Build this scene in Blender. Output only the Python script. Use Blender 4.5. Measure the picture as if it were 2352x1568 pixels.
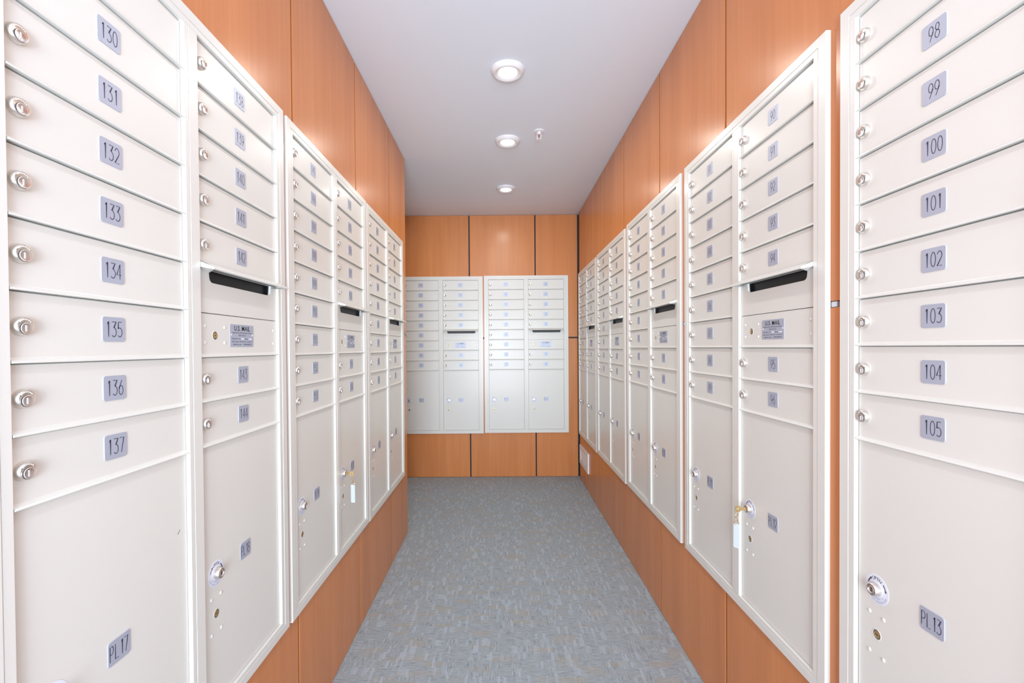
import bpy, bmesh, math, random
from mathutils import Vector, Matrix
random.seed(7)
PI = math.pi
S = bpy.context.scene
C = S.collection
for o in list(bpy.data.objects): bpy.data.objects.remove(o)

# ---------------------------------------------------------------- camera, light, exposure
H = 1.1555                                   # eye height above the carpet
CEIL = H + 1.1755
XR, XL, YB = 0.6835, -0.5898, 4.1511         # planes of the mailbox doors
AB = 0.0101                                  # slight skew of the end wall
YC = 2.90                                    # where the left wall ends
XFAR = -1.75                                 # side alcove behind the left wall
YBACK = -0.55                                # corridor mouth behind the camera

def cam_axes(yaw, pit, rol):
    cy, sy, cp, sp = math.cos(yaw), math.sin(yaw), math.cos(pit), math.sin(pit)
    f = Vector((sy*cp, cy*cp, sp)); r = Vector((cy, -sy, 0)); u = r.cross(f)
    c, s = math.cos(rol), math.sin(rol)
    return c*r + s*u, -s*r + c*u, f
cd = bpy.data.cameras.new('camera'); cam = bpy.data.objects.new('camera', cd); C.objects.link(cam)
r_, u_, f_ = cam_axes(-0.0141, -0.0121, -0.0072)
M = Matrix((r_, u_, -f_)).transposed().to_4x4(); M.translation = Vector((0, 0, H))
cam.matrix_world = M
cd.sensor_width = 36; cd.lens = 1070.8*36/2352
cd.shift_x = (1176-1136.19)/2352; cd.shift_y = (810.94-784)/2352
cd.clip_start = 0.02
S.camera = cam

W = bpy.data.worlds.new('world'); S.world = W; W.use_nodes = True
bg = W.node_tree.nodes['Background']
bg.inputs[0].default_value = (0.70, 0.89, 1.12, 1); bg.inputs[1].default_value = 1.6
S.view_settings.view_transform = 'Standard'; S.view_settings.look = 'None'
S.view_settings.exposure = 0.23; S.view_settings.gamma = 1.0; S.view_settings.use_curve_mapping = False
LAMP_W = 2.8
LAMP_NEAR = 0.7
# added unseen fill behind the camera, aimed up the corridor and at the ceiling
fd = bpy.data.lights.new('added_bounce_fill', 'AREA'); fd.shape = 'DISK'; fd.size = 0.45; fd.energy = 12.5; fd.color = (0.80, 0.95, 1.14)
fo = bpy.data.objects.new('added_bounce_fill', fd); C.objects.link(fo); fo.location = (0.04, -0.75, 1.15)
fo.rotation_euler = Vector((0, -0.72, -0.69)).to_track_quat('Z', 'Y').to_euler()
# added tall area fill beyond the corridor mouth, standing in for entrance daylight
wd_ = bpy.data.lights.new('added_daylight_fill', 'AREA'); wd_.shape = 'RECTANGLE'; wd_.size = 1.3; wd_.size_y = 1.8; wd_.energy = 126; wd_.color = (0.88, 0.96, 1.04)
wo_ = bpy.data.objects.new('added_daylight_fill', wd_); C.objects.link(wo_); wo_.location = (0.05, -2.6, 1.0)
wo_.rotation_euler = Vector((0, -1, 0)).to_track_quat('Z', 'Y').to_euler()
LAMP_COL = (0.98, 0.94, 0.86)

# ---------------------------------------------------------------- materials
def mat(name, col=(0.8, 0.8, 0.8), rough=0.5, metal=0.0, coat=0.0, spec=0.5, emit=None, es=0):
    m = bpy.data.materials.new(name); m.use_nodes = True
    b = m.node_tree.nodes['Principled BSDF']
    b.inputs['Base Color'].default_value = (*col, 1)
    b.inputs['Roughness'].default_value = rough
    b.inputs['Metallic'].default_value = metal
    b.inputs['Coat Weight'].default_value = coat
    b.inputs['Coat Roughness'].default_value = 0.15
    b.inputs['Specular IOR Level'].default_value = spec
    if emit:
        b.inputs['Emission Color'].default_value = (*emit, 1); b.inputs['Emission Strength'].default_value = es
    return m
def N(m, t, **k):
    n = m.node_tree.nodes.new(t)
    for a, v in k.items(): setattr(n, a, v)
    return n
def L(m, a, b): m.node_tree.links.new(a, b)
def P(m): return m.node_tree.nodes['Principled BSDF']
def noise(m, vec, scale, detail=4, rough=0.55, mapping=None):
    mp = N(m, 'ShaderNodeMapping'); L(m, vec, mp.inputs[0])
    if mapping: mp.inputs['Scale'].default_value = mapping
    n = N(m, 'ShaderNodeTexNoise'); L(m, mp.outputs[0], n.inputs['Vector'])
    n.inputs['Scale'].default_value = scale; n.inputs['Detail'].default_value = detail; n.inputs['Roughness'].default_value = rough
    return n.outputs[0]
def ramp(m, fac, stops):
    r = N(m, 'ShaderNodeValToRGB'); L(m, fac, r.inputs[0]); e = r.color_ramp.elements
    while len(e) < len(stops): e.new(0.5)
    for i, (p, c) in enumerate(stops):
        e[i].position = p; e[i].color = (*c, 1) if len(c) == 3 else c
    return r.outputs[0]
def mix(m, fac, a, b, mode='MIX'):
    n = N(m, 'ShaderNodeMix', data_type='RGBA', blend_type=mode)
    for s, v in ((0, fac), (6, a), (7, b)):
        if hasattr(v, 'is_linked') or hasattr(v, 'links'): L(m, v, n.inputs[s])
        else: n.inputs[s].default_value = v if s == 0 else (*v, 1)
    return n.outputs[2]
def bump(m, h, strength, dist=0.001):
    b = N(m, 'ShaderNodeBump'); L(m, h, b.inputs['Height']); b.inputs['Strength'].default_value = strength
    b.inputs['Distance'].default_value = dist; L(m, b.outputs[0], P(m).inputs['Normal'])

CREAM = mat('cream_powder_coat', (0.768, 0.769, 0.728), 0.36, coat=0.15)
tc = N(CREAM, 'ShaderNodeTexCoord')
bump(CREAM, noise(CREAM, tc.outputs['Object'], 900, 2), 0.06, 0.0004)
TRIM = mat('cream_anodized_trim', (0.771, 0.772, 0.733), 0.33, coat=0.15)
tc = N(TRIM, 'ShaderNodeTexCoord')
bump(TRIM, noise(TRIM, tc.outputs['Object'], 700, 2), 0.04, 0.0004)
WOOD = mat('cherry_laminate', rough=0.24, spec=0.32)
tc = N(WOOD, 'ShaderNodeTexCoord'); oi = N(WOOD, 'ShaderNodeObjectInfo')
va = N(WOOD, 'ShaderNodeVectorMath', operation='ADD'); cx = N(WOOD, 'ShaderNodeCombineXYZ')
ml = N(WOOD, 'ShaderNodeMath', operation='MULTIPLY'); ml.inputs[1].default_value = 13; L(WOOD, oi.outputs['Random'], ml.inputs[0])
for k in range(3): L(WOOD, ml.outputs[0], cx.inputs[k])
L(WOOD, tc.outputs['Object'], va.inputs[0]); L(WOOD, cx.outputs[0], va.inputs[1])
g1 = noise(WOOD, va.outputs[0], 9, 5, 0.6, (1, 1, 0.07)); g2 = noise(WOOD, va.outputs[0], 95, 4, 0.6, (1, 1, 0.02))
c1 = ramp(WOOD, g1, [(0.3, (0.60, 0.225, 0.078)), (0.7, (0.72, 0.290, 0.105))])
c2 = ramp(WOOD, g2, [(0.3, (0.90, 0.86, 0.82)), (0.7, (1, 1, 1))])
L(WOOD, mix(WOOD, 0.75, c1, c2, 'MULTIPLY'), P(WOOD).inputs['Base Color'])
bump(WOOD, g2, 0.03, 0.0004)
DARK = mat('black_reveal', (0.022, 0.018, 0.022), 0.6)
BLACK = mat('black_slot', (0.010, 0.010, 0.012), 0.45)
PLATE = mat('silver_blue_plate', (0.47, 0.51, 0.62), 0.42, metal=0.25)
INK = mat('engraved_ink', (0.035, 0.040, 0.085), 0.5)
INK2 = mat('black_print', (0.012, 0.012, 0.018), 0.5)
INKL = mat('pale_blue_print', (0.42, 0.47, 0.66), 0.6)
STICK = mat('white_vinyl_sticker', (0.80, 0.84, 0.95), 0.35)
CHROME = mat('brushed_nickel', (0.80, 0.755, 0.70), 0.36, metal=1.0)
CHROME2 = mat('polished_cylinder', (0.66, 0.62, 0.62), 0.32, metal=1.0)
BRIGHT = mat('bright_nickel', (0.92, 0.91, 0.90), 0.35, metal=0.6)
BRASS = mat('brass', (0.80, 0.58, 0.26), 0.22, metal=1.0)
GREYIN = mat('lock_interior', (0.24, 0.22, 0.16), 0.35, metal=0.7)
WHITE = mat('white_plastic', (0.84, 0.85, 0.88), 0.35)
STEEL = mat('pale_zinc', (0.72, 0.78, 0.86), 0.4, metal=0.2)
RED = mat('red_bulb', (0.42, 0.05, 0.08), 0.15)
TAG = mat('pale_clear_tag', (0.80, 0.87, 0.93), 0.2); P(TAG).inputs['Transmission Weight'].default_value = 0.25
PAPER = mat('pale_blue_paper', (0.58, 0.66, 0.74), 0.5)
LENS = mat('lit_lens', (1, 0.95, 0.85), 0.4, emit=(1.0, 0.93, 0.80), es=2.2)
CEILM = mat('ceiling_paint', (0.81, 0.885, 0.985), 0.42)
tc = N(CEILM, 'ShaderNodeTexCoord'); bump(CEILM, noise(CEILM, tc.outputs['Object'], 160, 3), 0.05, 0.001)

CARPET = mat('woven_carpet', rough=0.95, spec=0.1)
tc = N(CARPET, 'ShaderNodeTexCoord'); ob = tc.outputs['Object']
hx = noise(CARPET, ob, 1, 3, 0.75, (22, 330, 1)); vy = noise(CARPET, ob, 1, 3, 0.7, (260, 20, 1))
def cells(scale, seed):                      # random value per woven block
    v = N(CARPET, 'ShaderNodeTexVoronoi', distance='CHEBYCHEV'); mp = N(CARPET, 'ShaderNodeMapping'); L(CARPET, ob, mp.inputs[0])
    mp.inputs['Scale'].default_value = scale; mp.inputs['Location'].default_value = (seed, seed*1.7, 0)
    L(CARPET, mp.outputs[0], v.inputs['Vector']); v.inputs['Scale'].default_value = 1; v.inputs['Randomness'].default_value = 0.42
    sp = N(CARPET, 'ShaderNodeSeparateColor'); L(CARPET, v.outputs['Color'], sp.inputs[0]); return sp
c1_ = cells((24, 20, 1), 3.1); c2_ = cells((12, 38, 1), 8.3); c3_ = cells((95, 24, 1), 5.7)
pick = ramp(CARPET, c1_.outputs[0], [(0.66, (0, 0, 0)), (0.67, (1, 1, 1))])
streak = mix(CARPET, pick, hx, vy)
cold = ramp(CARPET, streak, [(0.30, (0.17, 0.195, 0.22)), (0.43, (0.36, 0.415, 0.45)), (0.58, (0.44, 0.50, 0.545)), (0.74, (0.60, 0.68, 0.745))])
# warm yarn blocks, light blue dashes laid along the corridor
warmf = ramp(CARPET, c2_.outputs[1], [(0.72, (0, 0, 0)), (0.95, (0.50, 0.50, 0.50))])
base = mix(CARPET, warmf, cold, (0.46, 0.425, 0.36))
dash = ramp(CARPET, c3_.outputs[2], [(0.72, (0, 0, 0)), (0.98, (0.62, 0.62, 0.62))])
base = mix(CARPET, dash, base, (0.52, 0.62, 0.70))
darkf = ramp(CARPET, noise(CARPET, ob, 1, 2, 0.5, (34, 420, 1)), [(0.30, (0.55, 0.55, 0.55)), (0.38, (0, 0, 0))])
base = mix(CARPET, darkf, base, (0.15, 0.16, 0.17))
pile = noise(CARPET, ob, 520, 2, 0.6)
pc = ramp(CARPET, pile, [(0.32, (0.62, 0.62, 0.62)), (0.62, (1.15, 1.15, 1.15))])
base = mix(CARPET, 0.75, base, pc, 'MULTIPLY')
L(CARPET, base, P(CARPET).inputs['Base Color']); bump(CARPET, pile, 0.7, 0.003)

# ---------------------------------------------------------------- helpers
def link(name, me, parent=None):
    o = bpy.data.objects.new(name, me); C.objects.link(o)
    if parent: o.parent = parent
    return o
class MB:                                    # small mesh builder with material slots
    def __init__(s): s.v = []; s.f = []; s.m = []; s.mats = []; s.sm = []
    def mi(s, m):
        if m not in s.mats: s.mats.append(m)
        return s.mats.index(m)
    def add(s, vs, fs, m, smooth=False):
        b = len(s.v); s.v += [tuple(p) for p in vs]; k = s.mi(m)
        for f in fs: s.f.append([b+i for i in f]); s.m.append(k); s.sm.append(smooth)
    def box(s, x0, x1, y0, y1, z0, z1, m, ch=0.0):
        if not ch:
            s.add([(x, y, z) for z in (z0, z1) for y in (y0, y1) for x in (x0, x1)],
                  [(0, 2, 3, 1), (4, 5, 7, 6), (0, 1, 5, 4), (2, 6, 7, 3), (0, 4, 6, 2), (1, 3, 7, 5)], m)
        else:                                # chamfered on the -Y (front) face
            s.add([(x0, y1, z0), (x1, y1, z0), (x1, y1, z1), (x0, y1, z1),
                   (x0, y0+ch, z0), (x1, y0+ch, z0), (x1, y0+ch, z1), (x0, y0+ch, z1),
                   (x0+ch, y0, z0+ch), (x1-ch, y0, z0+ch), (x1-ch, y0, z1-ch), (x0+ch, y0, z1-ch)],
                  [(3, 2, 1, 0), (8, 9, 10, 11), (4, 5, 9, 8), (5, 6, 10, 9), (6, 7, 11, 10), (7, 4, 8, 11),
                   (0, 1, 5, 4), (1, 2, 6, 5), (2, 3, 7, 6), (3, 0, 4, 7)], m)
    def lathe(s, cx, cz, prof, m, n=24, y0=0.0, smooth=True, cap=True):   # axis along -Y; prof (radius, e)
        vs = []; fs = []
        for r, e in prof:
            for k in range(n):
                a = 2*PI*k/n; vs.append((cx+r*math.cos(a), y0-e, cz+r*math.sin(a)))
        for i in range(len(prof)-1):
            for k in range(n):
                k2 = (k+1) % n; fs.append((i*n+k, i*n+k2, (i+1)*n+k2, (i+1)*n+k))
        if cap: fs.append(tuple((len(prof)-1)*n+k for k in range(n)))
        s.add(vs, fs, m, smooth)
    def ribbon(s, pts, w, m, y=0.0, closed=False):
        n = len(pts); L_ = []; R_ = []
        for i, p in enumerate(pts):
            a = pts[(i-1) % n] if (closed or i) else p; b = pts[(i+1) % n] if (closed or i < n-1) else p
            d = Vector((b[0]-a[0], b[1]-a[1]));
            if d.length < 1e-9: d = Vector((1, 0))
            d.normalize(); q = 1.0
            if i and i < n-1 or closed:
                d1 = Vector((p[0]-a[0], p[1]-a[1])); d2 = Vector((b[0]-p[0], b[1]-p[1]))
                if d1.length > 1e-9 and d2.length > 1e-9:
                    q = 1/max(0.5, math.cos(d1.angle(d2)/2))
            nx, nz = -d.y*w/2*q, d.x*w/2*q
            L_.append((p[0]+nx, y, p[1]+nz)); R_.append((p[0]-nx, y, p[1]-nz))
        fs = [(n+i, n+(i+1) % n, (i+1) % n, i) for i in range(n if closed else n-1)]
        s.add(L_+R_, fs, m)
    def mesh(s, name):
        me = bpy.data.meshes.new(name); me.from_pydata(s.v, [], s.f)
        for m in s.mats: me.materials.append(m)
        me.polygons.foreach_set('material_index', s.m); me.polygons.foreach_set('use_smooth', s.sm); me.update()
        if any(s.sm): me.set_sharp_from_angle(angle=math.radians(40))
        return me
    def obj(s, name, parent=None): return link(name, s.mesh(name), parent)
def tube(mb, pts, r, m, n=8, closed=False):
    pts = [Vector(p) for p in pts]; k = len(pts); vs = []; fs = []; up = None
    for i, p in enumerate(pts):
        a = pts[i-1] if (i or closed) else p; b = pts[(i+1) % k] if (i < k-1 or closed) else p
        d = (b-a).normalized()
        if up is None: up = d.orthogonal().normalized()
        up = (up-d*up.dot(d)).normalized(); w = d.cross(up)
        for j in range(n):
            t = 2*PI*j/n; vs.append(p+r*(math.cos(t)*up+math.sin(t)*w))
    for i in range(k if closed else k-1):
        for j in range(n):
            i2 = (i+1) % k; j2 = (j+1) % n; fs.append((i*n+j, i*n+j2, i2*n+j2, i2*n+j))
    if not closed: fs += [tuple(range(n))[::-1], tuple((k-1)*n+j for j in range(n))]
    mb.add(vs, fs, m, True)
def tag(o, label, cat, group=None):
    o['label'] = label; o['category'] = cat
    if group: o['group'] = group
    return o
def empty(name, loc, rz=0.0):
    o = bpy.data.objects.new(name, None); C.objects.link(o); o.location = loc; o.rotation_euler = (0, 0, rz); o.empty_display_size = 0.1
    return o

# glyph outlines of the built-in font, used for flat print
_gl = {}
def glyph(ch, bold=0.0):
    if (ch, bold) in _gl: return _gl[(ch, bold)]
    cu = bpy.data.curves.new('g', 'FONT'); cu.body = ch; cu.resolution_u = 2; cu.offset = bold; cu.size = 1
    o = bpy.data.objects.new('g', cu); me = bpy.data.meshes.new_from_object(o)
    vs = [tuple(v.co[:2]) for v in me.vertices]; fs = [tuple(p.vertices) for p in me.polygons]
    bpy.data.objects.remove(o); bpy.data.curves.remove(cu); bpy.data.meshes.remove(me)
    x0 = min([v[0] for v in vs], default=0); x1 = max([v[0] for v in vs], default=0.25)
    _gl[(ch, bold)] = (vs, fs, x0, x1); return _gl[(ch, bold)]
def text(mb, s, cx, cz, h, m, y, width=None, bold=0.0):
    x = 0; items = []
    for ch in s:
        if ch == ' ': x += 0.28; continue
        vs, fs, a, b = glyph(ch, bold); items.append((vs, fs, x-a)); x += b-a+0.09
    tot = x-0.09; sz = h/0.70; sx = width/tot if width else sz
    for vs, fs, ox in items:
        mb.add([(cx+(v[0]+ox-tot/2)*sx, y, cz+(v[1])*sz-h/2) for v in vs], [f if True else f for f in fs], m)
def arc_text(mb, s, cx, cz, R, h, m, y, a0, step, inward=False):
    for i, ch in enumerate(s):
        if ch == ' ': continue
        vs, fs, a, b = glyph(ch); t = a0+(step*i if inward else -step*i); sz = h/0.70
        for_v = []
        for v in vs:
            gx = (v[0]-(a+b)/2)*sz; gz = (v[1]-0.35)*sz
            rr = R+(-gz if inward else gz)
            tt = t+(gx/R if inward else -gx/R)
            for_v.append((cx+rr*math.cos(tt), y, cz+rr*math.sin(tt)))
        mb.add(for_v, fs, m)

# ---------------------------------------------------------------- the room
def structure(o): o['kind'] = 'structure'; return o
fl = MB(); fl.box(XFAR-0.3, 1.0, YBACK-0.6, YB+0.3, -0.05, 0, CARPET)
structure(fl.obj('floor'))
ce = MB(); ce.box(XFAR-0.3, 1.0, YBACK, YB+0.3, CEIL, CEIL+0.08, CEILM)
structure(ce.obj('ceiling'))

OFF = 0.003                                  # panel face behind the door plane
PT = 0.012                                   # panel thickness
JZ = H+0.0845; JG = 0.0135                   # horizontal joint
_pm = {}
def panel_mesh(w, h):                        # local: x 0..w, z 0..h, front y=0, back y=PT
    k = (round(w, 4), round(h, 4))
    if k not in _pm:
        b = MB(); b.box(0, w, 0, PT, 0, h, WOOD, 0.0008); _pm[k] = b.mesh('panel')
    return _pm[k]
CWID, CHEI = 0.7472, 1.3971
HOLES = {'L': [(u, H+t) for u, t in ((.5072, .6413), (1.2743, .6386), (2.0346, .6359))],
         'R': [(-u, H+t) for u, t in ((4.0939, .6399), (3.3072, .6435), (2.5181, .6500), (1.7291, .6514), (.9413, .6546))],
         'B': [(-.9076, H+.6333), (-.1498, H+.6374)]}
def cut_panel(x0, x1, z0, z1, holes):        # a panel with the cabinet openings sawn out of it
    i = 0.0125
    hs = [(u+i, u+CWID-i, t-CHEI+i, t-i) for u, t in holes]
    hs = [h for h in hs if h[0] < x1 and h[1] > x0 and h[2] < z1 and h[3] > z0]
    if not hs: return panel_mesh(x1-x0, z1-z0)
    b = MB(); xs = sorted({x0, x1, *[min(max(v, x0), x1) for h in hs for v in h[:2]]})
    for a, c in zip(xs, xs[1:]):
        if c-a < 1e-5: continue
        m = (a+c)/2; hh = [h for h in hs if h[0] < m < h[1]]
        segs = [(z0, z1)]
        for h in hh:
            segs = [q for s0, s1 in segs for q in ((s0, min(s1, h[2])), (max(s0, h[3]), s1)) if q[1]-q[0] > 1e-5]
        for s0, s1 in segs: b.box(a-x0, c-x0, 0, PT, s0-z0, s1-z0, WOOD)
    return b.mesh('panel') if b.v else None
def panels(wall, origin, rz, spans, top=CEIL-0.002, bot=0.003, holes=()):
    # origin: world point of local (0,0,0) on the panel face; spans along local x
    R = Matrix.Rotation(rz, 4, 'Z')
    for a, b in spans:
        for z0, z1 in ((bot, JZ-JG/2), (JZ+JG/2, top)):
            me = cut_panel(a, b, z0, z1, holes)
            if me is None: continue
            o = link('panel', me, wall)
            o.location = Vector(origin)+R @ Vector((a, 0, z0)); o.rotation_euler = (0, 0, rz)
G = 0.006
# left wall: local x -> +Y
gl = [-0.42, 0.165, 0.750, 1.334, 1.915, 2.485]
XLW = XL-OFF
wl = MB(); wl.box(-0.80, XLW-PT-0.001, YBACK, YC-PT-0.001, 0, CEIL, DARK)
wl = structure(wl.obj('wall_left'))
e = [YBACK]+gl+[YC]
panels(wl, (XLW, 0, 0), PI/2, [(e[i]+(G if i else 0), e[i+1]-(G if i < len(e)-2 else 0.0)) for i in range(len(e)-1)], holes=HOLES['L'])
# end face of the left wall, looking to +Y: local x -> -X
panels(wl, (XLW-0.0005-PT, YC, 0), PI, [(0.0, 0.80+XLW-PT)])
# right wall: local x -> -Y
gr = [3.767, 3.195, 2.612, 2.025, 1.435, 0.85, 0.265]
XRW = XR+OFF
wr = MB(); wr.box(XRW+PT+0.001, 0.90, YBACK, YB+0.2, 0, CEIL, DARK)
wr = structure(wr.obj('wall_right'))
e = [4.092]+gr+[YBACK]
panels(wr, (XRW, 0, 0), -PI/2, [(-e[i]+(G if i else 0), -e[i+1]-(G if i < len(e)-2 else 0)) for i in range(len(e)-1)], holes=HOLES['R'])
# end wall
YBW = YB+OFF
wb = MB(); wb.box(XFAR-0.2, XRW+PT, PT+0.001, 0.15, 0, CEIL, DARK)
wb = structure(wb.obj('wall_back')); wb.location = (0, YBW, 0); wb.rotation_euler = (0, 0, math.atan(AB))
gb = [XFAR, -1.45, -0.864, -0.279, 0.3067, 0.680]
for i in range(len(gb)-1):
    for z0, z1 in ((0.003, JZ-JG/2), (JZ+JG/2, CEIL-0.002)):
        a = gb[i]+(G if i else 0); b = gb[i+1]-(G if i < len(gb)-2 else 0)
        me = cut_panel(a, b, z0, z1, HOLES['B'])
        if me: o = link('panel', me, wb); o.location = (a, 0, z0)
# far side of the alcove
wf = MB(); wf.box(XFAR-0.12, XFAR-PT-0.001, YC-0.9, YB+0.2, 0, CEIL, DARK); wf.box(XFAR-0.12, -0.80, YC-1.0, YC-0.9, 0, CEIL, WHITE)
wf = structure(wf.obj('wall_alcove'))
panels(wf, (XFAR, 0, 0), PI/2, [(YC-0.88, 3.2), (3.212, 3.8), (3.812, YB-0.02)])

# ---------------------------------------------------------------- mailbox cabinets
CW, CH = 0.7472, 1.3971
PITCH = 0.0889; R1C = 0.0761
OP = dict(c1=(0.0390, 0.3535), c2=(0.3920, 0.7075), top=0.0335, bot=1.3665)
LC = (0.1945, 0.5479)                        # plate centres
LK = (0.0561, 0.4098)                        # lock centres
def rowc(r): return R1C+(r-1)*PITCH
# all cabinet meshes are built in (u, -e, -v): x to the right, -Y to the room, z down from the top edge
def frame_mesh():
    b = MB()
    loops = [((0, 0, 0, 0), -0.003), ((0, 0, 0, 0), 0.0066), ((.0009,)*4, 0.0076), ((.0235, .0205, .0235, .0205), 0.0076),
             ((.0240, .0210, .0240, .0210), 0.0058), ((.0250, .0220, .0250, .0220), 0.0058), ((.0255, .0225, .0255, .0225), 0.0070),
             ((.0380, .0325, .0387, .0296), 0.0070), ((.0390, .0335, .0397, .0306), 0.0060), ((.0390, .0335, .0397, .0306), -0.0064)]
    vs = []; fs = []
    for (l, t, r, bt), e in loops:
        vs += [(l, -e, -t), (CW-r, -e, -t), (CW-r, -e, -CH+bt), (l, -e, -CH+bt)]
    for i in range(len(loops)-1):
        for k in range(4):
            k2 = (k+1) % 4; fs.append((i*4+k, (i+1)*4+k, (i+1)*4+k2, i*4+k2))
    b.add(vs, fs, TRIM)
    return b.mesh('cabinet_frame')
def mullion_mesh():
    b = MB(); z0, z1 = -OP['bot'], -OP['top']; y1 = 0.0064
    prof = [(.3535, y1), (.3535, -.0060), (.3545, -.0070), (.3640, -.0070), (.3645, -.0055), (.3655, -.0055), (.3660, -.0074), (.3910, -.0074), (.3920, -.0064), (.3920, y1)]
    vs = [(x, y, z1) for x, y in prof]+[(x, y, z0) for x, y in prof]; n = len(prof)
    b.add(vs, [(i, i+n, i+1+n, i+1) for i in range(n-1)], TRIM)
    return b.mesh('mullion')
def body_mesh():                             # shallow carcass let into the panelling
    b = MB(); i = 0.013; y0, y1 = 0.0068, 0.0125
    b.box(i, i+.003, y0, y1, -CH+i, -i, CREAM); b.box(CW-i-.003, CW-i, y0, y1, -CH+i, -i, CREAM)
    b.box(i, CW-i, y0, y1, -i-.003, -i, CREAM); b.box(i, CW-i, y0, y1, -CH+i, -CH+i+.003, CREAM)
    # backing plate around the mail slot
    su0, su1, sv0, sv1 = .418, .688, .480, .512
    for x0, x1, z0, z1 in ((i, su0, -CH+i, -i), (su1, CW-i, -CH+i, -i), (su0, su1, -sv0, -i), (su0, su1, -CH+i, -sv1)):
        b.add([(x0, y0, z0), (x1, y0, z0), (x1, y0, z1), (x0, y0, z1)], [(0, 1, 2, 3)], CREAM)
    return b.mesh('carcass')
def door_profile(h0, h1, lip):               # (v, e) from top to bottom relative to the centre
    if lip:
        return [(h0, -.006), (h0, -.0006), (h0+.0006, 0), (h1-.0072, 0), (h1-.0062, .0005), (h1-.0034, .0056), (h1-.0020, .0070), (h1-.0008, .0073), (h1, .0064), (h1-.0010, -.006)]
    return [(h0, -.006), (h0, -.0006), (h0+.0006, 0), (h1-.0006, 0), (h1, -.0006), (h1, -.006)]
def door_mesh(u0, u1, h0, h1, lip=True, name='mailbox_door'):
    pr = door_profile(h0, h1, lip); n = len(pr); b = MB(); vs = []
    # four stations: the ends roll back by a millimetre (not at the lip)
    for u, k in ((u0, 1), (u0+.0015, 0), (u1-.0015, 0), (u1, 1)):
        for v, e in pr: vs.append((u, -(e-.0012 if (k and e > -.002 and e < .003) else e), -v))
    fs = []
    for s in range(3):
        for i in range(n-1): fs.append((s*n+i, s*n+i+1, (s+1)*n+i+1, (s+1)*n+i))
    fs += [tuple(range(n))[::-1], tuple(3*n+i for i in range(n))]
    b.add(vs, fs, CREAM)
    return b
D1 = (OP['c1'][0]+.0012, OP['c1'][1]-.0006); D2 = (OP['c2'][0]+.0012, OP['c2'][1]-.0006)
M_frame, M_mull, M_body = frame_mesh(), mullion_mesh(), body_mesh()
M_door = [door_mesh(*D1, -.0406, .0470).mesh('mailbox_door'), door_mesh(*D2, -.0406, .0470).mesh('mailbox_door')]
PV0, PV1 = rowc(9)+.0484, OP['bot']-.0012
def parcel_mesh(D): return door_mesh(D[0], D[1], PV0, PV1, False).mesh('parcel_door')
M_parc = [parcel_mesh(D1), parcel_mesh(D2)]
M_mlp = door_mesh(*D2, -.0406, .0470).mesh('master_lock_panel')

def lock_mesh():                             # cam lock: ring, off-centre cylinder, key slot
    b = MB(); n = 28
    b.lathe(0, 0, [(.0120, 0), (.0122, .0008), (.0120, .0036), (.0107, .0078), (.0103, .0082)], CHROME, n, cap=False)
    b.lathe(0, 0, [(.0103, .0082), (.0100, .0083), (.0094, .0079)], CHROME, n, cap=True)
    b.lathe(0, -.0028, [(.0070, .0078), (.0070, .0084)], DARK, 20, cap=False)
    b.lathe(0, -.0028, [(.0068, .0079), (.0068, .0087), (.0063, .0090)], BRIGHT, 20, cap=False)
    b.lathe(0, -.0028, [(.0063, .0090), (.0054, .0086)], CHROME2, 20, cap=True)
    b.box(-.0007, .0007, -.0090, -.0080, -.0066, .0010, BRIGHT)  # pale bead: the slot shutter's reflection put into the colour
    for k in range(7):                       # worn raised lettering around the top of the ring
        a = PI/2+(k-3)*0.27; r = .0083
        b.box(r*math.cos(a)-.0006, r*math.cos(a)+.0005, -.0083, -.0077, r*math.sin(a)-.0008, r*math.sin(a)+.0008, BRIGHT)
    return b.mesh('lock')
M_lock = lock_mesh()
def parcel_lock_mesh():
    b = MB(); n = 28
    b.lathe(0, 0, [(.0112, 0), (.0114, .001), (.0110, .0100), (.0100, .0112), (.0098, .0112)], CHROME, n, cap=False)
    b.lathe(0, 0, [(.0098, .0112), (.0078, .0114), (.0074, .0104)], CHROME2, n, cap=False)
    b.lathe(0, 0, [(.0074, .0104), (.0068, .0112), (.0058, .0114), (.0052, .0106)], CHROME, n, cap=True)
    b.box(-.0008, .0008, -.0112, -.0105, -.0040, .0040, DARK)
    return b.mesh('parcel_lock')
M_plock = parcel_lock_mesh()
def sticker_mesh():
    b = MB(); R = .0265
    b.lathe(0, 0, [(R, 0), (R, .0003)], STICK, 40, smooth=False)
    y = -.00042
    arc_text(b, 'OPEN', 0, 0, .0197, .0062, INK, y, PI/2+0.40, 0.27)
    for sgn in (-1, 1):                      # arrows on either side
        pts = []
        for k in range(6):
            a = PI/2+sgn*(-0.78-0.52*k/5) if sgn == 1 else PI/2+0.78+0.52*k/5
            pts.append((.0200*math.cos(a), .0200*math.sin(a)))
        if sgn == -1: pts = pts[::-1]
        b.ribbon(pts, .0022, INK, y)
        a = pts[-1]; d = Vector((pts[-1][0]-pts[-2][0], pts[-1][1]-pts[-2][1])).normalized(); q = Vector((-d.y, d.x))
        p = Vector(a); t = [p+q*.0026, p+d*.0042, p-q*.0026]
        b.add([(v.x, y, v.y) for v in t], [(0, 1, 2)], INK)
    arc_text(b, 'LOCK AFTER OPENING DOOR', 0, 0, .0222, .0034, INKL, y, PI+0.30, 0.112, True)
    arc_text(b, 'KEY REMAINS IN', 0, 0, .0165, .0030, INKL, y, PI+0.62, 0.142, True)
    return b.mesh('open_sticker')
M_stick = sticker_mesh()
def rivet_mesh(r=.0038):
    b = MB(); b.lathe(0, 0, [(r, 0), (r*.92, .0008), (r*.6, .0015), (r*.2, .0018)], CREAM, 16); return b.mesh('rivet')
M_rivet = rivet_mesh()
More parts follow.
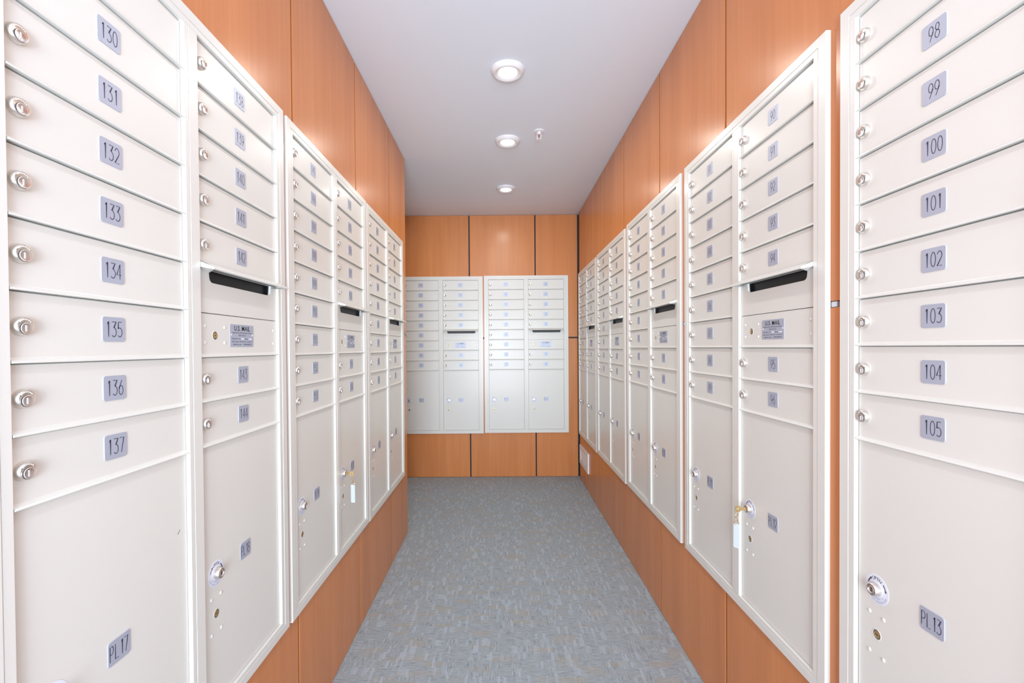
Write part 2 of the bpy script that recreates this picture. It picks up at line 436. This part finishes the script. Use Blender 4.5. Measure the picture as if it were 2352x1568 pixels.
def keyhole_mesh():
    b = MB()
    b.lathe(0, 0, [(.0100, 0), (.0098, .0004), (.0086, .0005), (.0083, .0001)], CREAM, 24, cap=False)
    b.lathe(0, 0, [(.0083, .0002)], GREYIN, 24, smooth=False)
    b.lathe(0, 0, [(.0060, .0002), (.0056, .0005), (.0030, .0006)], BRASS, 20)
    b.box(-.0030, .0030, -.0008, -.0006, -.0006, .0006, DARK)
    return b.mesh('keyhole')
M_key = keyhole_mesh()

# stroke digits, unit box 0..1 x 0..1
def arc(cx, cy, rx, ry, a0, a1, n=8): return [(cx+rx*math.cos(math.radians(a0+(a1-a0)*i/n)), cy+ry*math.sin(math.radians(a0+(a1-a0)*i/n))) for i in range(n+1)]
F = {
 '0': [arc(.5, .5, .48, .5, 90, 450, 16)],
 '1': [[(.30, .84), (.55, 1), (.55, 0)]],
 '2': [arc(.5, .72, .46, .28, 165, -25, 8)+[(.02, 0), (.98, 0)]],
 '3': [[(.05, 1), (.92, 1), (.42, .60)]+arc(.42, .31, .54, .30, 80, -140, 9)],
 '4': [[(.72, 0), (.72, 1), (.0, .28), (1.0, .28)]],
 '5': [[(.90, 1), (.18, 1), (.10, .56)]+arc(.44, .31, .52, .31, 125, -140, 9)],
 '6': [[(.74, 1), (.22, .58)]+arc(.5, .31, .46, .31, 155, -205, 14)],
 '7': [[(.03, 1), (.95, 1), (.36, 0)]],
 '8': [arc(.5, .76, .38, .24, -90, 270, 12), arc(.5, .26, .47, .26, 90, 450, 12)],
 '9': [arc(.5, .69, .46, .31, -25, 335, 14)+[(.78, .40), (.26, 0)]],
 'P': [[(.08, 0), (.08, 1), (.55, 1)]+arc(.55, .74, .36, .26, 80, -80, 6)+[(.55, .48), (.08, .48)]],
 'L': [[(.12, 1), (.12, 0), (.92, 0)]],
}
def rrect(w, h, r, n=4):
    pts = []
    for cx, cz, a in ((w/2-r, h/2-r, 0), (-w/2+r, h/2-r, 90), (-w/2+r, -h/2+r, 180), (w/2-r, -h/2+r, 270)):
        for k in range(n+1):
            t = math.radians(a+90*k/n); pts.append((cx+r*math.cos(t), cz+r*math.sin(t)))
    return pts
def slab(b, pts, e, m, bev=.0003):
    n = len(pts); vs = [(x, 0, z) for x, z in pts]+[(x, -e+bev, z) for x, z in pts]+[(x*(1-.012), -e, z*(1-.012)) for x, z in pts]
    fs = [(i, i+n, (i+1) % n+n, (i+1) % n) for i in range(n)]+[(i+n, i+2*n, (i+1) % n+2*n, (i+1) % n+n) for i in range(n)]
    fs = [f[::-1] for f in fs]+[tuple(2*n+i for i in range(n))[::-1]]
    b.add(vs, fs, m)
_plates = {}
def plate_mesh(s):
    b = MB(); slab(b, rrect(.0418, .0372, .0042), .0011, PLATE)
    h = .0228; w = .0082; st = .00115; y = -.00125
    if s.startswith('PL'):
        d = s[2:]; ws = [('P', .0066), ('L', .0060)]
        lay = [('P', -.0182), ('L', -.0088)]
        lay += [(d[0], .0012 if len(d) == 2 else .0040)]+([(d[1], .0088)] if len(d) == 2 else [])
        for ch, x0 in lay:
            for pl in F[ch]: b.ribbon([(x0+p[0]*.0074, -h/2+p[1]*h) for p in pl], st, INK, y)
    else:
        adv = .0107; tot = adv*(len(s)-1)
        for i, ch in enumerate(s):
            x0 = -tot/2+i*adv-w/2
            for pl in F[ch]: b.ribbon([(x0+p[0]*w, -h/2+p[1]*h) for p in pl], st, INK, y)
    return b.mesh('number_plate')
def usmail_mesh():
    b = MB(); slab(b, rrect(.0955, .0500, .0035), .0009, PLATE); y = -.00105
    text(b, 'U.S. MAIL', 0, .0163, .0105, INK2, y, .064, 0.015)
    text(b, 'Approved by the Postmaster General', 0, .0068, .0036, INK, y, .078)
    text(b, 'USPS-STD-4C', 0, .0005, .0034, INK, y, .032)
    text(b, 'Model 3700   S/N', -.0235, -.0068, .0030, INK, y, .034)
    text(b, 'Mfg Date', .0165, -.0068, .0030, INK, y, .016)
    b.box(-.005, .008, -.0012, -.0010, -.0085, -.0055, STICK); b.box(.026, .040, -.0012, -.0010, -.0085, -.0055, STICK)
    text(b, 'Salsbury Industries   1010 E 62nd St   Los Angeles CA', 0, -.0132, .0028, INK, y, .084)
    text(b, 'mailboxes.com', -.0205, -.0195, .0034, INK, y, .032)
    text(b, '1-800-MAILBOX', .0220, -.0195, .0034, INK, y, .034)
    for sx in (-1, 1):
        b.lathe(sx*.0425, .0015, [(.0022, .0009), (.0020, .0016), (.0010, .0020)], BRIGHT, 12)
    return b.mesh('mail_plate')
M_usm = usmail_mesh()

SLOT = (.4265, .6805, .480, .5055)           # u0,u1,v0,v1
OV0, OV1 = rowc(6)-.0406, rowc(6)+.0466
def outgoing_mesh():
    bm = bmesh.new(); u0, u1 = D2
    outer = [(u0, -OV0), (u1, -OV0), (u1, -OV1), (u0, -OV1)]
    a, c, v0, v1 = SLOT; r = .011; inner = []
    inner += [(a, -v0), (c, -v0)]
    for k in range(6):
        t = math.radians(0-90*k/5); inner.append((c-.002-r+r*math.cos(t), -v1+r+r*math.sin(t)))
    for k in range(6):
        t = math.radians(-90-90*k/5); inner.append((a+.002+r+r*math.cos(t), -v1+r+r*math.sin(t)))
    es = []
    for loop in (outer, inner):
        vv = [bm.verts.new((x, -.0008, z)) for x, z in loop]
        es += [bm.edges.new((vv[i], vv[(i+1) % len(vv)])) for i in range(len(vv))]
    g = bmesh.ops.triangle_fill(bm, use_beauty=True, use_dissolve=False, edges=es, normal=(0, -1, 0))
    fc = [f for f in g['geom'] if isinstance(f, bmesh.types.BMFace)]
    for f in fc:
        if f.normal.y > 0: f.normal_flip()
    ex = bmesh.ops.extrude_face_region(bm, geom=fc)
    for v in ex['geom']:
        if isinstance(v, bmesh.types.BMVert): v.co.y += .0056
    bmesh.ops.recalc_face_normals(bm, faces=bm.faces)
    me = bpy.data.meshes.new('outgoing_mail_panel'); bm.to_mesh(me); bm.free(); me.materials.append(CREAM)
    return me
def hood_mesh():
    b = MB(); u0, u1 = D2[0]+.0004, D2[1]-.0004; e1 = .034; va, vb, vc = .4745, .4795, .4850   # attach top, front top, front bottom
    a, c, v0, v1 = SLOT; th = .0016
    # rounded canopy: cross-section swept between the end walls
    sec = [(.0012, va-.0075), (.006, va-.0065), (.018, va-.0015), (.028, va+.0040), (e1-.001, vb+.0008), (e1, vc-.0015), (e1-.0015, vc), (e1-.004, vc-.0012), (.020, va+.0050), (.010, va+.0020), (.0012, va+.0008)]
    n = len(sec); k = 12; vs = []
    for s in range(k+1):
        t = s/k; u = u0+(u1-u0)*t
        g = math.exp(-((t-.5)/.17)**4)       # shallow thumb grip in the middle of the front edge
        for e, v in sec: vs.append((u, -(e-(.0012*g if e > .030 else 0)), -(v)))
    fs = []
    for s in range(k):
        for i in range(n): i2 = (i+1) % n; fs.append((s*n+i, s*n+i2, (s+1)*n+i2, (s+1)*n+i))
    b.add(vs, fs, CREAM, True)
    # end cheeks slanting in to the slot
    for ua, ub, sg in ((u0, a, 1), (u1, c, -1)):
        pts = [(ua, -.0012, -(va-.0075)), (ua, -e1+.001, -(vb+.001)), (ua, -e1+.001, -vc), (ub, -.0012, -(v0+.006)), (ua, -.0012, -(va+.004))]
        q = [(p[0]+sg*th, p[1], p[2]) for p in pts]
        f1 = [(0, 1, 2, 4), (4, 2, 3)]
        b.add(pts+q, [f if sg > 0 else f[::-1] for f in f1]+[tuple(i+5 for i in f)[::-1] if sg > 0 else tuple(i+5 for i in f) for f in f1]
              + [(0, 5, 6, 1), (1, 6, 7, 2), (2, 7, 8, 3), (3, 8, 9, 4), (4, 9, 5, 0)], CREAM)
    return b.mesh('slot_hood')
def slotbox_mesh():
    b = MB(); x0, x1, z0, z1 = .418, .688, -.512, -.478; y0, y1 = .0044, .0135
    vs = [(x, y, z) for y in (y0, y1) for x, z in ((x0, z0), (x1, z0), (x1, z1), (x0, z1))]
    b.add(vs, [(4, 5, 6, 7), (0, 1, 5, 4), (1, 2, 6, 5), (2, 3, 7, 6), (3, 0, 4, 7)], BLACK)  # shallow box coloured black to stand for the shade deep in the slot
    return b.mesh('slot_interior')
M_out, M_hood, M_sbox = outgoing_mesh(), hood_mesh(), slotbox_mesh()

_b = MB(); _b.box(-.0125, .0170, .0045, .0140, -.0055, .0055, STEEL); M_brk = _b.mesh('mounting_bracket')
def cabinet(origin, rz, first, pl, label):
    """origin: world position of the top-left corner of the door plane"""
    R = Matrix.Rotation(rz, 4, 'Z'); o = Vector(origin)
    base = o+R @ Vector((CW/2, 0, -CH))
    parc0 = None; root = empty("mailbox_cabinet", base, rz); org_v = origin[2]-JZ
    tag(root, label, 'mailbox cabinet', 'built-in mailbox cabinets')
    dx, dz = -CW/2, CH
    def put(name, me, par, u=0.0, v=0.0, e=0.0, lab=None):
        q = link(name, me, par)
        if par is root: q.location = (dx+u, -e, dz-v)
        else: q.location = (u, -e, -v)
        if lab: q['label'] = lab
        return q
    put('cabinet_frame', M_frame, root); put('mullion', M_mull, root); put('carcass', M_body, root)
    if first > 32:                           # light metal bracket showing in the wall joint beside the cabinet
        q = put('mounting_bracket', M_brk, root, CW, org_v, 0)
    n = first
    for col in (0, 1):
        for r in range(1, 10):
            if col == 1 and r in (6, 7): continue
            c = rowc(r)
            d = put('mailbox_door', M_door[col], root, 0, c)
            put('number_plate', plate_mesh(str(n)), d, LC[col], 0, 0)
            put('lock', M_lock, d, LK[col], .0014, 0)
            n += 1
        d = put('parcel_door', M_parc[col], root, 0, 0); parc0 = d if col == 0 else parc0
        su = .3534*col
        put('number_plate', plate_mesh('PL%d' % (pl+col)), d, LC[col], 1.0981)
        put('open_sticker', M_stick, d, .0850+su, 1.1010)
        put('lock', M_plock, d, .0855+su, 1.1010, .0003)
        put('keyhole', M_key, d, .0850+su, 1.1842)
        for ru, rv in ((.0683, 1.1492), (.1000, 1.1492), (.0683, 1.2218), (.1000, 1.2218)):
            put('rivet', M_rivet, d, ru+su, rv)
    if first == 129:                         # small scratch in the paint of the nearest parcel door
        k = MB(); k.ribbon([(.3272, -.9765), (.3295, -.9740), (.3335, -.9700)], .0011, DARK, -.0001)
        put('paint_scratch', k.mesh('paint_scratch'), parc0)
    q = put('outgoing_mail_panel', M_out, root); put('slot_hood', M_hood, q); put('slot_interior', M_sbox, q)
    q = put('master_lock_panel', M_mlp, root, 0, rowc(7))
    put('mail_plate', M_usm, q, .5460, .0010); put('keyhole', M_key, q, .4465, .0030)
    for ru, rv in ((.4140, -.0150), (.4140, .0180), (.4795, -.0150), (.4795, .0180), (.6900, -.0155), (.6900, .0175)):
        put('rivet', M_rivet, q, ru, rv)
    return root
zt = lambda t: H+t
CABS = [
 ('L', .5072, .6413, 129, 17, 'cream mailbox cabinet on the left wall nearest the camera, doors 130 to 144'),
 ('L', 1.2743, .6386, 145, 19, 'cream mailbox cabinet in the middle of the left wall, doors 145 to 160'),
 ('L', 2.0346, .6359, 161, 21, 'cream mailbox cabinet farthest along the left wall, doors 161 to 176'),
 ('B', -.9076, .6333, 1, 1, 'left mailbox cabinet on the end wall, partly hidden by the left wall corner'),
 ('B', -.1498, .6374, 17, 3, 'right mailbox cabinet on the end wall, whole front in view'),
 ('R', 4.0939, .6399, 33, 5, 'cream mailbox cabinet in the far right corner, above the small air vent'),
 ('R', 3.3072, .6435, 49, 7, 'cream mailbox cabinet on the right wall, second from the far corner'),
 ('R', 2.5181, .6500, 65, 9, 'cream mailbox cabinet in the middle of the right wall, doors 65 to 80'),
 ('R', 1.7291, .6514, 81, 11, 'cream mailbox cabinet on the right wall, doors 81 to 96, key in PL12'),
 ('R', .9413, .6546, 97, 13, 'cream mailbox cabinet on the right wall nearest the camera, doors 98 to 105'),
]
for w, u, t, first, pl, lab in CABS:
    if w == 'L': cabinet((XL, u, zt(t)), PI/2, first, pl, lab)
    elif w == 'R': cabinet((XR, u, zt(t)), -PI/2, first, pl, lab)
    else: cabinet((u, YB+AB*u, zt(t)), math.atan(AB), first, pl, lab)

# ---------------------------------------------------------------- keys left in two parcel locks
def key_set(origin, rz, tag_rot, bow_rot, label):
    root = empty('hanging_key', origin, rz)          # origin on the lock face; local -Y into the room
    tag(root, label, 'key')
    b = MB(); b.box(-.0011, .0011, -.014, .0002, -.0036, .0036, BRASS)
    k = b.obj('key_blade', root)
    b = MB(); n = 20; R = .0082                      # flat bow with a hole
    ring = lambda r, y: [(y+0.0, 0, 0)]
    vs = []
    for x in (-.0010, .0010):
        for r in (R, .0032):
            for i in range(n):
                a = 2*PI*i/n; vs.append((x, -.0210+r*math.cos(a), (r*(1.12 if r > .005 else 1))*math.sin(a)))
    fs = []
    for i in range(n):
        j = (i+1) % n
        fs += [(i, j, n+j, n+i), (2*n+i, 3*n+i, 3*n+j, 2*n+j), (i, 2*n+i, 2*n+j, j), (n+i, n+j, 3*n+j, 3*n+i)]
    b.add(vs, fs, BRASS)
    b.obj('key_bow', root)
    yb = -.0255
    def ringo(cx, cy, cz, r, ax, name, wire=.0007):
        m = MB(); pts = []
        for i in range(18):
            a = 2*PI*i/18; p = (math.cos(a)*r, math.sin(a)*r)
            pts.append((cx+p[0]*math.cos(ax), cy+p[0]*math.sin(ax), cz+p[1]))
        tube(m, pts, wire, BRASS, 6, True); m.obj(name, root)
    ringo(0, yb, -.0095, .0066, 0.3, 'split_ring'); ringo(0, yb, -.0200, .0050, 1.5, 'chain_link')
    ringo(0, yb, -.0285, .0046, 0.2, 'chain_link'); ringo(0, yb, -.0385, .0066, 1.2, 'split_ring')
    m = MB(); w, h = .016, .066; pts = rrect(w, h, .003)
    vs = [(x, -.0012, z) for x, z in pts]+[(x, .0012, z) for x, z in pts]; n = len(pts)
    m.add(vs, [tuple(range(n))[::-1], tuple(range(n, 2*n))]+[(i, i+n, (i+1) % n+n, (i+1) % n)[::-1] for i in range(n)], TAG)
    m.add([(x*.74, -.0014, z*.86-.001) for x, z in rrect(w, h, .002)], [tuple(range(n))[::-1]], PAPER)
    m.add([(x*.74, .0014, z*.86-.001) for x, z in rrect(w, h, .002)], [tuple(range(n))], PAPER)
    t = m.obj('key_tag', root); t.location = (0, yb, -.0435-h/2+.002); t.rotation_euler = (0, 0, tag_rot)
    return root
ev = .0118
key_set((XL+ev, 1.2743+.0855+.3534, H+.6386-1.101), PI/2, math.radians(80), 0, 'brass key with clear pale tag left in the parcel lock of the left-wall cabinet')
key_set((XR-ev, 1.7291-.0855-.3534, H+.6514-1.101), -PI/2, math.radians(32), 0, 'brass key with narrow pale tag left in parcel lock PL12 on the right wall')

# ---------------------------------------------------------------- ceiling lights
def lamp_meshes():
    a = MB(); n = 40
    def lat(prof, m, cap=False):
        vs = []; fs = []
        for r, d in prof:
            for k in range(n): t = 2*PI*k/n; vs.append((r*math.cos(t), r*math.sin(t), -d))
        for i in range(len(prof)-1):
            for k in range(n): k2 = (k+1) % n; fs.append((i*n+k, (i+1)*n+k, (i+1)*n+k2, i*n+k2))
        if cap: fs.append(tuple((len(prof)-1)*n+k for k in range(n))[::-1])
        return vs, fs
    v, f = lat([(.0715, 0), (.0715, .003), (.0700, .006), (.0640, .0150), (.0600, .0180), (.0560, .0185), (.0500, .0165), (.0430, .0135), (.0405, .0120)], WHITE)
    a.add(v, f, WHITE, True); hous = a.mesh('light_housing')
    b = MB(); v, f = lat([(.0405, .0125), (.0385, .0140), (.0280, .0150), (.0100, .0154)], LENS, True)
    b.add(v, f, LENS, True); return hous, b.mesh('light_lens')
MH, ML = lamp_meshes()
lights = [((.036, 1.990), 'round white ceiling light, largest of the three in view'),
          ((.044, 2.662), 'round white ceiling light, middle of the three, left of the sprinkler'),
          ((.042, 3.455), 'round white ceiling light farthest away, nearest the end wall'),
          ((.036, 1.29), 'round white ceiling light over the first numbered doors'),
          ((.036, 0.55), 'round white ceiling light above the camera'),
          ((-1.15, 3.455), 'added round white ceiling light, unseen in the side alcove, brightening the far end'),  # extra lamp added out of view to lift the end wall and ceiling
          ((.036, -0.2), 'round white ceiling light by the corridor mouth')]
for (x, y), lab in lights:
    r = empty('ceiling_light', (x, y, CEIL)); tag(r, lab, 'ceiling light', 'round surface-mounted ceiling lights')
    link('light_housing', MH, r); link('light_lens', ML, r)
    ld = bpy.data.lights.new('lamp_glow', 'AREA'); ld.shape = 'DISK'; ld.size = 0.068; ld.energy = LAMP_NEAR if y < 1.5 else (LAMP_W*1.2 if y < 3 else LAMP_W*0.68); ld.color = LAMP_COL
    lo = bpy.data.objects.new('lamp_glow', ld); C.objects.link(lo); lo.parent = r; lo.location = (0, 0, -.019)

# ---------------------------------------------------------------- sprinkler head
sp = empty('fire_sprinkler', (.2140, 2.556, CEIL)); tag(sp, 'small white fire sprinkler head with red bulb, on the ceiling beside the lights', 'sprinkler')
def latz(prof, m, n=24, cap=True, smooth=True):
    b = MB(); vs = []; fs = []
    for r, d in prof:
        for k in range(n): t = 2*PI*k/n; vs.append((r*math.cos(t), r*math.sin(t), -d))
    for i in range(len(prof)-1):
        for k in range(n): k2 = (k+1) % n; fs.append((i*n+k, (i+1)*n+k, (i+1)*n+k2, i*n+k2))
    if cap: fs.append(tuple((len(prof)-1)*n+k for k in range(n))[::-1])
    b.add(vs, fs, m, smooth); return b
latz([(.0300, 0), (.0298, .002), (.0250, .005), (.0200, .0055), (.0190, .004)], WHITE).obj('escutcheon', sp)
latz([(.0095, .004), (.0095, .014), (.0075, .017)], WHITE, 12).obj('sprinkler_body', sp)
b = MB()
for sx in (-1, 1): tube(b, [(sx*.0085, 0, -.014), (sx*.0115, 0, -.024), (sx*.0090, 0, -.036), (sx*.002, 0, -.043)], .0018, WHITE, 8)
b.obj('sprinkler_arms', sp)
latz([(.0005, .015), (.0022, .018), (.0024, .034), (.0008, .040)], RED, 12).obj('glass_bulb', sp)
b = latz([(.004, .042), (.0135, .0435), (.0138, .0450), (.004, .0460)], WHITE, 20)
for k in range(10):
    a = 2*PI*k/10; b.box(.0128*math.cos(a)-.002, .0128*math.cos(a)+.002, .0128*math.sin(a)-.002, .0128*math.sin(a)+.002, -.0455, -.0440, WHITE)
b.obj('deflector', sp)

# ---------------------------------------------------------------- vent grille low on the right wall
vt = empty('air_vent', (XRW-.0002, 3.872, H-.926), -PI/2); tag(vt, 'small white louvred air vent low on the right wall near the far corner', 'air vent')
Wv, Hv = .385, .158; fw = .050; fh = .032; tv = .010
b = MB()
for x0, x1, z0, z1 in ((-Wv/2, -Wv/2+fw, -Hv/2, Hv/2), (Wv/2-fw, Wv/2, -Hv/2, Hv/2), (-Wv/2+fw, Wv/2-fw, Hv/2-fh, Hv/2), (-Wv/2+fw, Wv/2-fw, -Hv/2, -Hv/2+fh)):
    b.box(x0, x1, -tv, 0, z0, z1, WHITE)
b.obj('vent_frame', vt)
b = MB(); b.box(-Wv/2+fw, Wv/2-fw, -.0012, 0, -Hv/2+fh, Hv/2-fh, BLACK); b.obj('vent_back', vt)
lv = MB(); wv = Wv/2-fw
lv.add([(-wv, -.0088, -.0045), (wv, -.0088, -.0045), (wv, -.0020, .0045), (-wv, -.0020, .0045), (-wv, -.0076, -.0050), (wv, -.0076, -.0050), (wv, -.0014, .0036), (-wv, -.0014, .0036)],
       [(0, 1, 2, 3), (7, 6, 5, 4), (0, 4, 5, 1), (3, 2, 6, 7), (0, 3, 7, 4), (1, 5, 6, 2)], WHITE)
ml_ = lv.mesh('louvre')
hh = Hv-2*fh
for k in range(6):
    o = link('louvre', ml_, vt); o.location = (0, 0, -hh/2+hh*(k+.5)/6)
